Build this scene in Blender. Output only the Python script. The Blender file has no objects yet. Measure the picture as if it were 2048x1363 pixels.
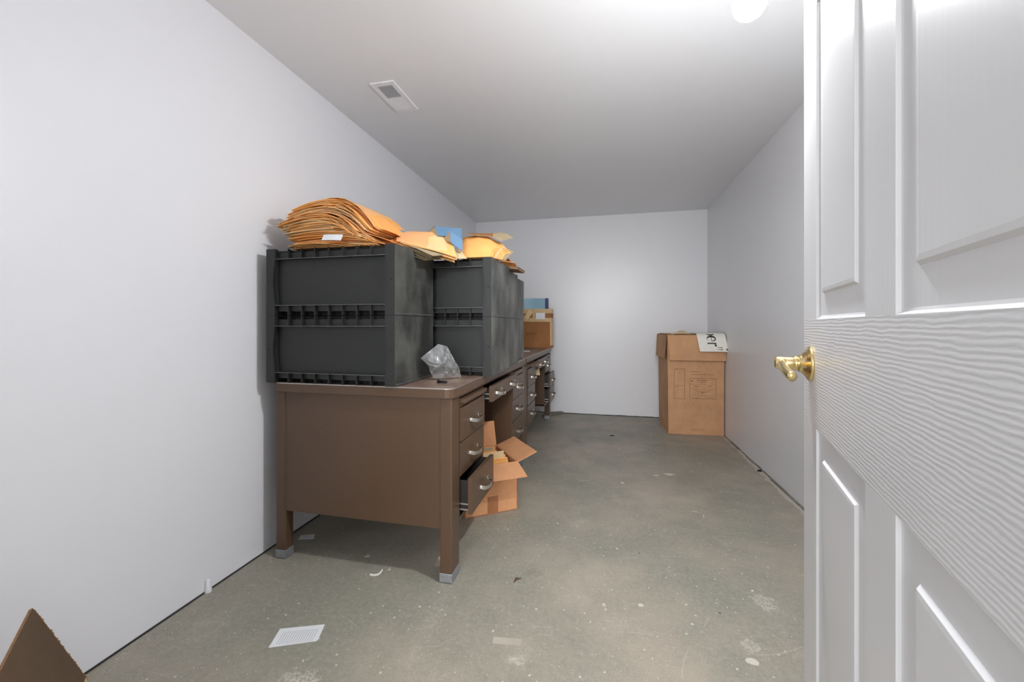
import bpy, math, random
from mathutils import Vector, Matrix, Euler
R = random.Random(7)
S = bpy.context.scene
COL = S.collection
S.view_settings.view_transform = 'Standard'
S.view_settings.look = 'None'
S.view_settings.gamma = 1
S.view_settings.use_curve_mapping = False
S.view_settings.exposure = 0.14

# ------------------------------------------------------------------ camera
F_PX, W_PX, H_PX, HOR = 820.0, 2048.0, 1363.0, 649.0
YAW, CAM_Z = math.radians(12.98), 1.02
ca, sa = math.cos(YAW), math.sin(YAW)
cam_d = bpy.data.cameras.new('camera')
cam = bpy.data.objects.new('camera', cam_d); COL.objects.link(cam)
cam.location = (0, 0, CAM_Z)
cam.rotation_euler = (math.radians(90), 0, YAW)
cam_d.sensor_fit = 'HORIZONTAL'; cam_d.sensor_width = 36.0
cam_d.lens = 36.0 * F_PX / W_PX
cam_d.shift_y = (HOR - H_PX / 2) / W_PX
cam_d.clip_start = 0.02
S.camera = cam

def ray(px, py):
    u = (px - 1024) / F_PX; v = (HOR - py) / F_PX
    return Vector((u * ca - sa, u * sa + ca, v))
def on(px, py, t):
    d = ray(px, py); return Vector((0, 0, CAM_Z)) + d * t
def on_z(px, py, z):
    d = ray(px, py); return on(px, py, (z - CAM_Z) / d.z)
def on_y(px, py, y):
    d = ray(px, py); return on(px, py, y / d.y)

# --------------------------------------------------------------- materials
def lin(c):
    return tuple(((x / 255) / 12.92 if x / 255 <= 0.04045 else ((x / 255 + 0.055) / 1.055) ** 2.4) for x in c) + (1,)

class NT:
    def __init__(s, name):
        s.m = bpy.data.materials.new(name); s.m.use_nodes = True
        s.t = s.m.node_tree; s.n = s.t.nodes; s.l = s.t.links
        s.b = s.n['Principled BSDF']; s.co = None
    def node(s, typ, **kw):
        n = s.n.new(typ)
        for k, v in kw.items(): setattr(n, k, v)
        return n
    def coord(s):
        if not s.co:
            s.co = s.node('ShaderNodeTexCoord')
        return s.co.outputs['Object']
    def world(s):
        return s.node('ShaderNodeNewGeometry').outputs['Position']
    def mapped(s, scale=(1, 1, 1), loc=(0, 0, 0), src=None):
        m = s.node('ShaderNodeMapping')
        m.inputs['Scale'].default_value = scale; m.inputs['Location'].default_value = loc
        s.l.new(src or s.coord(), m.inputs[0]); return m.outputs[0]
    def noise(s, scale, detail=3, rough=.5, vec=None, dist=0):
        n = s.node('ShaderNodeTexNoise')
        n.inputs['Scale'].default_value = scale; n.inputs['Detail'].default_value = detail
        n.inputs['Roughness'].default_value = rough; n.inputs['Distortion'].default_value = dist
        s.l.new(vec or s.coord(), n.inputs['Vector']); return n.outputs['Fac']
    def ramp(s, fac, a, b, ca_=(0, 0, 0, 1), cb=(1, 1, 1, 1)):
        r = s.node('ShaderNodeValToRGB')
        r.color_ramp.elements[0].position = a; r.color_ramp.elements[0].color = ca_
        r.color_ramp.elements[1].position = b; r.color_ramp.elements[1].color = cb
        s.l.new(fac, r.inputs[0]); return r.outputs[0]
    def mix(s, fac, a, b, mode='MIX'):
        m = s.node('ShaderNodeMix', data_type='RGBA', blend_type=mode)
        for sock, v in ((m.inputs[0], fac), (m.inputs[6], a), (m.inputs[7], b)):
            if hasattr(v, 'is_linked') or hasattr(v, 'links'): s.l.new(v, sock)
            else: sock.default_value = v
        return m.outputs[2]
    def math(s, op, a, b=None, clamp=False):
        m = s.node('ShaderNodeMath', operation=op); m.use_clamp = clamp
        for i, v in enumerate((a, b)):
            if v is None: continue
            if hasattr(v, 'links'): s.l.new(v, m.inputs[i])
            else: m.inputs[i].default_value = v
        return m.outputs[0]
    def color(s, c): 
        if hasattr(c, 'links'): s.l.new(c, s.b.inputs['Base Color'])
        else: s.b.inputs['Base Color'].default_value = c
    def bump(s, h, strength, dist=.001):
        b = s.node('ShaderNodeBump'); b.inputs['Strength'].default_value = strength
        b.inputs['Distance'].default_value = dist
        s.l.new(h, b.inputs['Height']); s.l.new(b.outputs[0], s.b.inputs['Normal'])
    def rough(s, r, spec=None):
        if hasattr(r, 'links'): s.l.new(r, s.b.inputs['Roughness'])
        else: s.b.inputs['Roughness'].default_value = r
        if spec is not None: s.b.inputs['Specular IOR Level'].default_value = spec

def simple(name, c, rough=.5, metal=0, var=.12, scale=8, spec=None, bump=0, bscale=200):
    t = NT(name); c = lin(c)
    dk = tuple(x * (1 - var) for x in c[:3]) + (1,); lt = tuple(min(1, x * (1 + var)) for x in c[:3]) + (1,)
    t.color(t.ramp(t.noise(scale, 5, .6), .3, .7, dk, lt)); t.rough(rough, spec)
    t.b.inputs['Metallic'].default_value = metal
    if bump: t.bump(t.noise(bscale, 2), bump)
    return t.m

def wall_material(name, c, rough):
    t = NT(name)
    base = t.ramp(t.noise(.8, 4, .6), .3, .7, lin([x - 3 for x in c]), lin(c))
    scuff = t.ramp(t.noise(9, 6, .75, vec=t.mapped((.35, .35, 1.6))), .70, .82)
    low = t.node('ShaderNodeSeparateXYZ'); t.l.new(t.world(), low.inputs[0])
    lowm = t.math('SUBTRACT', 1.0, t.math('MULTIPLY', low.outputs['Z'], .9), True)
    base = t.mix(t.math('MULTIPLY', scuff, t.math('MULTIPLY', lowm, .35)), base, lin((150, 150, 152)))
    v = t.node('ShaderNodeTexVoronoi'); v.inputs['Scale'].default_value = 6; t.l.new(t.coord(), v.inputs['Vector'])
    dot = t.math('MULTIPLY', t.ramp(v.outputs['Distance'], .012, .02, (1, 1, 1, 1), (0, 0, 0, 1)), t.math('MULTIPLY', lowm, .5))
    base = t.mix(dot, base, lin((120, 120, 120)))
    t.color(base); t.rough(rough, .5)
    t.bump(t.noise(120, 3, .6), .06, .001)
    return t.m
M = {}
M['wall'] = wall_material('painted_wall', (235, 235, 238), .33)
M['ceiling'] = wall_material('painted_ceiling', (241, 241, 242), .4)

def floor_material():
    t = NT('worn_painted_concrete')
    w = t.world()
    n1 = t.noise(1.1, 5, .6, vec=w); n2 = t.noise(5, 6, .65, vec=w); n3 = t.noise(60, 4, .7, vec=w)
    base = t.mix(t.ramp(n1, .42, .6), lin((143, 141, 127)), lin((176, 164, 148)))
    base = t.mix(t.math('MULTIPLY', t.ramp(n2, .35, .75), .35), base, lin((122, 119, 108)))
    base = t.mix(t.math('MULTIPLY', t.ramp(n3, .38, .66), .38), base, lin((178, 173, 160)))
    n4 = t.noise(260, 3, .7, vec=w)
    base = t.mix(t.math('MULTIPLY', t.ramp(n4, .45, .66), .42), base, lin((104, 101, 92)))
    # scuffed pale smears
    sm = t.math('MULTIPLY', t.ramp(t.noise(3.2, 8, .78, vec=w, dist=.6), .56, .66), t.ramp(t.noise(90, 3, .8, vec=w), .45, .62))
    base = t.mix(t.math('MULTIPLY', sm, .5), base, lin((196, 192, 180)))
    # dirt
    di = t.ramp(t.noise(2.3, 7, .7, vec=t.mapped((1, 1, 1), (7, 3, 0), src=w)), .6, .75)
    base = t.mix(t.math('MULTIPLY', di, .3), base, lin((86, 76, 66)))
    # paint drops of several sizes
    for sc, thr, keep, f, off in ((7, .085, .62, .9, 0), (17, .11, .56, .85, 3), (42, .17, .55, .8, 5), (95, .22, .62, .6, 8)):
        v = t.node('ShaderNodeTexVoronoi'); v.inputs['Scale'].default_value = sc
        nz = t.node('ShaderNodeTexNoise'); nz.inputs['Scale'].default_value = sc * 5; t.l.new(w, nz.inputs['Vector'])
        add = t.node('ShaderNodeVectorMath', operation='MULTIPLY_ADD'); t.l.new(nz.outputs['Color'], add.inputs[0])
        add.inputs[1].default_value = (.25 / sc,) * 3; t.l.new(t.mapped((1, 1, 1), (off, off, 0), src=w), add.inputs[2])
        t.l.new(add.outputs[0], v.inputs['Vector'])
        sep = t.node('ShaderNodeSeparateColor'); t.l.new(v.outputs['Color'], sep.inputs[0])
        rad = t.math('MULTIPLY', t.math('SUBTRACT', sep.outputs[0], keep, True), thr / (1 - keep))
        d = t.math('LESS_THAN', v.outputs['Distance'], rad)
        base = t.mix(t.math('MULTIPLY', d, f), base, lin((208, 204, 192)))
    # dark specks
    v = t.node('ShaderNodeTexVoronoi'); v.inputs['Scale'].default_value = 5; t.l.new(t.mapped((1, 1, 1), (2, 9, 0), src=w), v.inputs['Vector'])
    base = t.mix(t.math('MULTIPLY', t.math('LESS_THAN', v.outputs['Distance'], .022), .75), base, lin((50, 46, 40)))
    # thin scratches
    for k, (sx, sy, ox) in enumerate(((1.2, .35, 0), (.4, 1.1, 5))):
        wv = t.noise(1.4, 2, .4, vec=t.mapped((sx, sy, 1), (ox, ox, 0), src=w))
        ln = t.math('LESS_THAN', t.math('ABSOLUTE', t.math('SUBTRACT', wv, .5 + .05 * k)), .0011)
        br = t.ramp(t.noise(5, 4, .7, vec=t.mapped((1, 1, 1), (ox, 1, 0), src=w)), .50, .56)
        base = t.mix(t.math('MULTIPLY', t.math('MULTIPLY', ln, br), .30), base, lin((190, 186, 175)))
    # named worn marks: (px, py, radius x, radius y, ragged, opacity)
    P = t.node('ShaderNodeSeparateXYZ'); t.l.new(w, P.inputs[0])
    worn = t.ramp(t.noise(75, 5, .85, vec=w), .44, .58)
    rag = t.noise(38, 6, .8, vec=w); rag2 = t.noise(14, 5, .7, vec=w)
    for (px, py, rx, ry, rg, op) in ((1530, 1205, .045, .05, .9, .6), (1338, 948, .038, .02, .5, .95), (1312, 950, .018, .015, .5, .9),
                                     (600, 1360, .06, .04, 1.0, .8), (1505, 1323, .018, .014, .4, .9), (1030, 1318, .03, .02, 1.0, .7),
                                     (1500, 1290, .035, .03, 1.2, .6), (1245, 965, .012, .02, .5, .9), (876, 1128, .016, .022, .1, .35),
                                     (500, 1115, .03, .16, .9, .35), (1475, 985, .03, .012, .9, .5), (865, 1235, .03, .10, 1.8, .2)):
        c = on_z(px, py, 0)
        dx = t.math('DIVIDE', t.math('SUBTRACT', P.outputs[0], c.x), rx)
        dy = t.math('DIVIDE', t.math('SUBTRACT', P.outputs[1], c.y), ry)
        d = t.math('SQRT', t.math('ADD', t.math('MULTIPLY', dx, dx), t.math('MULTIPLY', dy, dy)))
        d = t.math('ADD', d, t.math('MULTIPLY', t.math('SUBTRACT', rag, .5), rg * 3.5))
        d = t.math('ADD', d, t.math('MULTIPLY', t.math('SUBTRACT', rag2, .5), 1.2))
        msk = t.ramp(d, .80, 1.0, (1, 1, 1, 1), (0, 0, 0, 1))
        if rg > .8: msk = t.math('MULTIPLY', msk, worn)
        base = t.mix(t.math('MULTIPLY', msk, op), base, lin((206, 200, 186)))
    # ring mark
    c = on_z(1388, 1029, 0)
    dx = t.math('SUBTRACT', P.outputs[0], c.x); dy = t.math('SUBTRACT', P.outputs[1], c.y)
    d = t.math('SQRT', t.math('ADD', t.math('MULTIPLY', dx, dx), t.math('MULTIPLY', dy, dy)))
    ring = t.math('LESS_THAN', t.math('ABSOLUTE', t.math('SUBTRACT', d, .048)), t.math('MULTIPLY', t.math('SUBTRACT', rag2, .47, True), .06))
    ring = t.math('MULTIPLY', ring, t.math('GREATER_THAN', t.math('ADD', dx, t.math('MULTIPLY', dy, .6)), .005))
    base = t.mix(t.math('MULTIPLY', ring, .85), base, lin((205, 200, 186)))
    # pale paint along the right wall
    e = t.math('ADD', P.outputs[0], t.math('MULTIPLY', rag2, .09))
    strip = t.math('MULTIPLY', t.math('SUBTRACT', e, 1.071), 250, True)
    base = t.mix(t.math('MULTIPLY', strip, .8), base, lin((196, 188, 176)))
    # greyish paint rubbed along the left wall
    e = t.math('SUBTRACT', t.math('MULTIPLY', rag2, .14), P.outputs[0])
    base = t.mix(t.math('MULTIPLY', t.math('MULTIPLY', t.math('SUBTRACT', e, 1.535), 40, True), .35), base, lin((165, 165, 156)))
    t.color(base)
    t.rough(t.ramp(n2, .3, .8, (.42, .42, .42, 1), (.62, .62, .62, 1)), .4)
    t.bump(n3, .15, .001)
    return t.m
M['floor'] = floor_material()

def desk_material():
    t = NT('brown_enamelled_steel')
    n = t.noise(900, 2, .6)
    c = t.mix(t.ramp(n, .35, .7), lin((80, 60, 44)), lin((98, 75, 57)))
    c = t.mix(t.math('MULTIPLY', t.ramp(t.noise(14, 6, .8), .66, .8), .35), c, lin((140, 118, 98)))
    t.color(c); t.rough(.36, .5); t.bump(t.noise(500, 2), .05, .0005)
    return t.m
M['desk'] = desk_material()
def desktop_material():
    t = NT('worn_brown_laminate')
    c = t.mix(t.ramp(t.noise(7, 6, .7), .4, .65), lin((112, 88, 78)), lin((150, 130, 114)))
    c = t.mix(t.ramp(t.noise(12, 5, .8, dist=.5), .6, .68), c, lin((96, 62, 54)))
    t.color(c); t.rough(.4, .5); return t.m
M['desktop'] = desktop_material()
M['alu'] = simple('brushed_aluminium', (205, 203, 198), .35, .9, .06, 40)
M['cap'] = simple('dull_aluminium_cap', (158, 160, 164), .45, .6, .15, 60)
M['chrome'] = simple('chrome', (225, 222, 215), .16, 1, .05, 30)
M['dark'] = simple('dark_steel', (38, 32, 30), .5, 0, .15, 20)
M['black_void'] = simple('black_rubber_and_shade', (14, 14, 14), .7)  # also paints the shade in crate gaps and post holes
def crate_material(name, c, scuffs):
    t = NT(name)
    base = t.mix(t.ramp(t.noise(500, 2, .6), .35, .7), lin([x * .85 for x in c]), lin([x * 1.15 for x in c]))
    if scuffs:
        s = t.ramp(t.noise(4.0, 6, .6, vec=t.mapped((1, 1.3, .9), src=t.world())), .40, .70)
        base = t.mix(t.math('MULTIPLY', s, scuffs), base, lin((136, 136, 128)))
        s2 = t.math('MULTIPLY', t.ramp(t.noise(22, 6, .8, vec=t.world()), .60, .74), .45)
        base = t.mix(s2, base, lin((158, 156, 148)))
    t.color(base); t.rough(.48, .5); t.bump(t.noise(450, 2), .12, .0006); return t.m
M['crate'] = crate_material('black_moulded_plastic', (34, 35, 34), 0)
M['crate_side'] = crate_material('scuffed_black_plastic', (46, 48, 45), .62)
M['crate_side_dark'] = crate_material('lightly_scuffed_black_plastic', (40, 41, 39), .36)
M['crate_edge'] = simple('pale_plastic_edge', (78, 80, 77), .5, 0, .3, 30)  # paler grey for ledge fronts and side seams
def kraft_material(name, c, rough=.75, ribs=True):
    t = NT(name)
    base = t.mix(t.ramp(t.noise(6, 6, .7), .35, .7), lin([x * .93 for x in c]), lin([min(255, x * 1.04) for x in c]))
    base = t.mix(t.math('MULTIPLY', t.ramp(t.noise(180, 3, .7), .55, .75), .18), base, lin([x * .7 for x in c]))
    t.color(base); t.rough(rough, .25)
    if ribs: t.bump(t.noise(40, 3, .6, vec=t.mapped((1, 1, 6))), .15, .001)
    return t.m
M['kraft'] = kraft_material('corrugated_kraft_board', (204, 156, 116))
M['kraft_warm'] = kraft_material('warm_kraft_board', (212, 154, 110))
M['kraft_dark'] = kraft_material('old_brown_board_and_card_shade', (160, 110, 68))  # box board, also the painted shade on the wavy card
M['kraft_flap'] = kraft_material('dark_brown_board', (100, 80, 62))
M['kraft_edge'] = simple('torn_board_edge', (150, 112, 76), .9, 0, .5, 220)
M['tape'] = simple('tan_packing_tape', (205, 172, 124), .4, 0, .08, 20)
M['tape_brown'] = simple('brown_packing_tape', (160, 106, 68), .4, 0, .1, 20)
M['ink'] = simple('brown_print_ink', (100, 58, 30), .8)
M['ink_black'] = simple('black_print_ink', (28, 26, 26), .6)
M['ink_grey'] = simple('grey_print_ink', (170, 172, 176), .8)
ENV = [kraft_material('orange_manila_%d' % i, c, .6, False) for i, c in enumerate(((252, 182, 106), (255, 192, 120), (248, 174, 98), (252, 204, 148), (242, 182, 124)))]
M['env_pale'] = kraft_material('pale_manila', (222, 198, 156), .6, False)
M['env_under'] = kraft_material('dull_manila_and_shade', (176, 158, 126), .7, False)  # also stands in for the shaded undersides of orange envelopes
M['env_brown'] = kraft_material('brown_envelope', (150, 118, 92), .7, False)
M['paper'] = simple('white_paper', (222, 224, 226), .6, 0, .03)
M['paper_warm'] = simple('off_white_card', (236, 232, 222), .5, 0, .03)
M['blue'] = simple('blue_card', (92, 126, 156), .5, 0, .1, 10)
M['blue_light'] = simple('light_blue_plastic', (150, 190, 208), .45, 0, .06, 10)
M['blue_dark'] = simple('dark_blue_plastic', (20, 38, 92), .35, 0, .1, 10)
M['grille'] = simple('white_register_enamel', (242, 242, 242), .4, 0, .03)
M['grille_dark'] = simple('register_duct_dark', (92, 92, 92), .6, 0, .05)
M['brass'] = simple('polished_brass', (242, 218, 160), .2, 1, .05, 30)
M['gap'] = simple('dark_wall_gap', (52, 52, 50), .9)
M['grime'] = simple('grimy_wall_edge', (128, 122, 114), .8, 0, .4, 30)

def door_material(name, axis):
    t = NT(name)
    t.color(t.ramp(t.noise(4, 3), .3, .7, lin((222, 222, 224)), lin((228, 228, 230)))); t.rough(.32, .5)
    w = t.node('ShaderNodeTexWave', wave_type='BANDS', bands_direction='Z' if axis == 'h' else 'X')
    w.inputs['Scale'].default_value = 60 if axis == 'h' else 24
    w.inputs['Distortion'].default_value = 5 if axis == 'h' else 9; w.inputs['Detail'].default_value = 3
    w.inputs['Detail Scale'].default_value = 1.0; w.inputs['Detail Roughness'].default_value = .6
    t.l.new(t.mapped((.32, 1, 1) if axis == 'h' else (1, 1, .10)), w.inputs['Vector'])
    fine = t.noise(70, 4, .7, vec=t.mapped((.12, 1, 1) if axis == 'h' else (1, 1, .05)))
    h = t.math('ADD', t.math('MULTIPLY', w.outputs['Fac'], .7 if axis == 'h' else .35), t.math('MULTIPLY', fine, .5 if axis == 'h' else .35))
    t.bump(h, .45 if axis == 'h' else .22, .0005)
    return t.m
M['door_h'] = door_material('white_door_grain_across', 'h')
M['door_v'] = door_material('white_door_grain_upright', 'v')

def bag_material():
    t = NT('clear_crumpled_plastic')
    t.n.remove(t.b)
    out = t.n['Material Output']
    tr = t.node('ShaderNodeBsdfTransparent'); tr.inputs[0].default_value = (.93, .93, .93, 1)
    gl = t.node('ShaderNodeBsdfGlossy'); gl.inputs['Roughness'].default_value = .18; gl.inputs[0].default_value = (.9, .9, .9, 1)
    df = t.node('ShaderNodeBsdfDiffuse'); df.inputs[0].default_value = (.75, .76, .76, 1)
    b = t.node('ShaderNodeBump'); b.inputs['Strength'].default_value = .7; b.inputs['Distance'].default_value = .006
    t.l.new(t.noise(38, 4, .7, dist=1.0), b.inputs['Height'])
    for s in (gl, df): t.l.new(b.outputs[0], s.inputs['Normal'])
    m1 = t.node('ShaderNodeMixShader'); m1.inputs[0].default_value = .5
    t.l.new(gl.outputs[0], m1.inputs[1]); t.l.new(df.outputs[0], m1.inputs[2])
    fr = t.node('ShaderNodeLayerWeight'); fr.inputs[0].default_value = .35; t.l.new(b.outputs[0], fr.inputs['Normal'])
    cr = t.ramp(t.noise(24, 5, .7, dist=1.5), .4, .75, (.04, .04, .04, 1), (.42, .42, .42, 1))
    fac = t.math('ADD', t.math('MULTIPLY', fr.outputs['Facing'], .4), cr, True)
    m2 = t.node('ShaderNodeMixShader'); t.l.new(fac, m2.inputs[0])
    t.l.new(tr.outputs[0], m2.inputs[1]); t.l.new(m1.outputs[0], m2.inputs[2])
    t.l.new(m2.outputs[0], out.inputs[0])
    return t.m
M['bag'] = bag_material()

def glow(name, c, s):
    t = NT(name); t.color(lin(c)); t.b.inputs['Emission Color'].default_value = lin(c)
    t.b.inputs['Emission Strength'].default_value = s; return t.m
M['bulb'] = glow('lit_bulb_glass', (250, 252, 255), 1040)

# ----------------------------------------------------------------- meshing
class MB:
    def __init__(s): s.v = []; s.f = []; s.mi = []; s.mats = []; s.sm = []
    def slot(s, m):
        if m not in s.mats: s.mats.append(m)
        return s.mats.index(m)
    def add(s, vs, fs, m, smooth=False):
        o = len(s.v); k = s.slot(m); s.v += [tuple(v) for v in vs]
        for f in fs: s.f.append(tuple(i + o for i in f)); s.mi.append(k); s.sm.append(smooth)
        return s
    def box(s, x0, x1, y0, y1, z0, z1, m, T=None):
        vs = [Vector(p) for p in ((x0, y0, z0), (x1, y0, z0), (x1, y1, z0), (x0, y1, z0), (x0, y0, z1), (x1, y0, z1), (x1, y1, z1), (x0, y1, z1))]
        if T: vs = [T @ v for v in vs]
        return s.add(vs, [(0, 3, 2, 1), (4, 5, 6, 7), (0, 1, 5, 4), (1, 2, 6, 5), (2, 3, 7, 6), (3, 0, 4, 7)], m)
    def prism(s, pts, off, m, m_side=None):
        """closed solid: polygon pts (3-D) swept by vector off"""
        n = len(pts); pts = [Vector(p) for p in pts]; off = Vector(off)
        vs = pts + [p + off for p in pts]
        s.add(vs, [tuple(reversed(range(n))), tuple(range(n, 2 * n))], m)
        return s.add(vs, [(i, (i + 1) % n, n + (i + 1) % n, n + i) for i in range(n)], m_side or m)
    def tube(s, path, prof, m, smooth=False, up=Vector((0, 0, 1))):
        """sweep a closed 2-D profile (list of (a,b)) along path; a along side, b along up"""
        path = [Vector(p) for p in path]; n = len(prof); vs = []
        for i, p in enumerate(path):
            d = (path[min(i + 1, len(path) - 1)] - path[max(i - 1, 0)]).normalized()
            side = d.cross(up).normalized(); u2 = side.cross(d).normalized()
            vs += [p + side * a + u2 * b for a, b in prof]
        fs = [(i * n + j, i * n + (j + 1) % n, (i + 1) * n + (j + 1) % n, (i + 1) * n + j) for i in range(len(path) - 1) for j in range(n)]
        fs += [tuple(reversed(range(n))), tuple(range((len(path) - 1) * n, len(path) * n))]
        return s.add(vs, fs, m, smooth)
    def lathe(s, prof, T, m, seg=32, smooth=True):
        """profile (r, h) revolved about local z, placed by matrix T"""
        vs = []; n = len(prof)
        for k in range(seg):
            a = 2 * math.pi * k / seg
            vs += [T @ Vector((r * math.cos(a), r * math.sin(a), h)) for r, h in prof]
        fs = [(k * n + j, ((k + 1) % seg) * n + j, ((k + 1) % seg) * n + j + 1, k * n + j + 1) for k in range(seg) for j in range(n - 1)]
        return s.add(vs, fs, m, smooth)
    def build(s, name, parent=None, loc=None, bevel=0, weld=False):
        me = bpy.data.meshes.new(name); me.from_pydata(s.v, [], s.f)
        for m in s.mats: me.materials.append(m)
        for i, p in enumerate(me.polygons): p.material_index = s.mi[i]; p.use_smooth = s.sm[i]
        me.update()
        o = bpy.data.objects.new(name, me); COL.objects.link(o)
        if parent: o.parent = parent
        if loc: o.location = loc
        if bevel:
            b = o.modifiers.new('bevel', 'BEVEL'); b.width = bevel; b.segments = 2; b.limit_method = 'ANGLE'; b.angle_limit = math.radians(40)
        return o

def empty(name, loc=(0, 0, 0), rot=(0, 0, 0)):
    o = bpy.data.objects.new(name, None); COL.objects.link(o)
    o.location = loc; o.rotation_euler = rot; o.empty_display_size = .05
    return o
def tag(o, label=None, cat=None, group=None, kind=None):
    if label: o['label'] = label
    if cat: o['category'] = cat
    if group: o['group'] = group
    if kind: o['kind'] = kind
    return o
def struct(o): o['kind'] = 'structure'; return o

def sheet(P, nu, nv, th, m, m2=None, nrm=None):
    """thick bent sheet: P(u,v) -> Vector; thickness th along the local normal (m top, m2 bottom)"""
    b = MB(); top = []; bot = []
    e = 1e-3
    for j in range(nv + 1):
        for i in range(nu + 1):
            u, v = i / nu, j / nv; p = P(u, v)
            n = (P(u + e, v) - P(u - e, v)).cross(P(u, v + e) - P(u, v - e))
            n = n.normalized() if n.length > 0 else Vector((0, 0, 1))
            top.append(p + n * th / 2); bot.append(p - n * th / 2)
    q = nu + 1
    fs = [(j * q + i, j * q + i + 1, (j + 1) * q + i + 1, (j + 1) * q + i) for j in range(nv) for i in range(nu)]
    b.add(top, fs, m, True)
    b.add(bot, [tuple(reversed(f)) for f in fs], m2 or m, True)
    ring = [(i, 0) for i in range(nu)] + [(nu, j) for j in range(nv)] + [(i, nv) for i in range(nu, 0, -1)] + [(0, j) for j in range(nv, 0, -1)]
    idx = [j * q + i for i, j in ring]; n = len(idx)
    vs = [bot[k] for k in idx] + [top[k] for k in idx]
    b.add(vs, [(k, (k + 1) % n, n + (k + 1) % n, n + k) for k in range(n)], m)
    return b

# ------------------------------------------------------------------- room
ZC = 2.255
YB = 4.748
XL0, XL1 = -1.478, -1.542   # left wall near / far
XR0, XR1 = 1.075, 1.054
YF = 0.06                   # inner face of the wall with the doorway
T = .12
def lx(y): return XL0 + (XL1 - XL0) * (y - 0.5) / (YB - 0.5)
def rx(y): return XR0 + (XR1 - XR0) * (y - 1.8) / (YB - 1.8)
DX0, DX1, DH = -.745, .19, 2.045   # doorway
b = MB(); b.prism([(lx(-.08) - T, -.08, -.1), (rx(-.08) + T, -.08, -.1), (rx(YB) + T, YB + T, -.1), (lx(YB) - T, YB + T, -.1)], (0, 0, .1), M['floor'])
b.box(-1.5, 1.1, -2.2, -.08, -.1, 0, M['floor'])
struct(b.build('floor'))
b = MB(); b.prism([(lx(-.08) - T, -.08, ZC), (rx(-.08) + T, -.08, ZC), (rx(YB) + T, YB + T, ZC), (lx(YB) - T, YB + T, ZC)], (0, 0, .1), M['ceiling'])
struct(b.build('ceiling'))
b = MB(); b.prism([(lx(-.08), -.08, 0), (lx(YB), YB, 0), (lx(YB) - T, YB, 0), (lx(-.08) - T, -.08, 0)], (0, 0, ZC), M['wall'])
struct(b.build('wall_left'))
b = MB(); b.prism([(rx(-.08), -.08, 0), (rx(-.08) + T, -.08, 0), (rx(YB) + T, YB, 0), (rx(YB), YB, 0)], (0, 0, ZC), M['wall'])
struct(b.build('wall_right'))
b = MB(); b.box(lx(YB) - T, rx(YB) + T, YB, YB + T, 0, ZC, M['wall'])
struct(b.build('wall_back'))
b = MB()
b.box(lx(0), DX0, YF - T, YF, 0, ZC, M['wall']); b.box(DX1, rx(0), YF - T, YF, 0, ZC, M['wall']); b.box(DX0, DX1, YF - T, YF, DH, ZC, M['wall'])
struct(b.build('wall_front'))
# dark joint where the left wall panels stop above the floor, grimy lip of the right and back walls
b = MB(); b.prism([(lx(.1), .1, 0), (lx(.1) + .003, .1, 0), (lx(YB) + .003, YB - .003, 0), (lx(YB), YB - .003, 0)], (0, 0, .006), M['gap'])
struct(b.build('trim_1'))
b = MB(); y = .4
Rb = random.Random(3)
while y < YB - .1:
    y2 = min(YB - .02, y + Rb.uniform(.05, .25)); w_ = Rb.uniform(.006, .016)
    b.prism([(rx(y), y, 0), (rx(y2), y2, 0), (rx(y2) - w_, y2, 0), (rx(y) - w_ * Rb.uniform(.5, 1), y, 0)], (0, 0, Rb.uniform(.004, .009)), M['grime']); y = y2
struct(b.build('trim_2'))
b = MB(); x = -1.2
while x < 1.0:
    x2 = x + Rb.uniform(.03, .12)
    b.box(x, x2, YB - Rb.uniform(.004, .010), YB, 0, Rb.uniform(.004, .008), M['gap']); x = x2
struct(b.build('trim_3'))

# ------------------------------------------------------------------- door
U = math.radians(13.9)
HX, HY_ = .3986 - .91 * math.sin(U), .9644 - .91 * math.cos(U)
# local frame: x from hinge to latch, y into the door thickness (away from the camera), z up
door = MB()
W_D, H_D, TH = .91, 2.03, .036
xs = [0, .123, .403, .507, .787, W_D]            # stile | panel | mullion | panel | stile (mirrored below)
sx = [W_D - .787 - 0, 0]
cols = [(W_D - .778, W_D - .498), (W_D - .403, W_D - .123)]
rows = [(.235, .832), (1.030, 1.602), (1.715, 1.915)]
zs = [0.008, .235, .832, 1.030, 1.602, 1.715, 1.915, H_D]
cx = [0, cols[0][0], cols[0][1], cols[1][0], cols[1][1], W_D]
def quad(b, x0, x1, z0, z1, y, m):
    b.add([(x0, y, z0), (x1, y, z0), (x1, y, z1), (x0, y, z1)], [(0, 1, 2, 3)], m)
for i in range(5):
    for j in range(7):
        pan = i in (1, 3) and j in (1, 3, 5)
        if pan: continue
        if i in (0, 4): continue
        m = M['door_h'] if j in (0, 2, 4, 6) else M['door_v']
        quad(door, cx[i], cx[i + 1], zs[j], zs[j + 1], 0, m)
quad(door, cx[0], cx[1], zs[0], zs[-1], 0, M['door_v']); 
for j in range(7): quad(door, cx[4], cx[5] - .003, zs[j], zs[j + 1], 0, M['door_h'] if j == 2 else M['door_v'])
for (x0, x1) in cols:
    for (z0, z1) in rows:
        rings = [(0, 0), (.0015, .0018), (.003, .0036), (.0060, .0046), (.043, .0042), (.0465, .0004), (.052, .0)]
        pr = None
        for ins, dep in rings:
            r = [(x0 + ins, dep, z0 + ins), (x1 - ins, dep, z0 + ins), (x1 - ins, dep, z1 - ins), (x0 + ins, dep, z1 - ins)]
            if pr:
                for k in range(4):
                    door.add([pr[k], pr[(k + 1) % 4], r[(k + 1) % 4], r[k]], [(0, 1, 2, 3)], M['door_v'])
            pr = r
        door.add(pr, [(0, 1, 2, 3)], M['door_v'])
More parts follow.
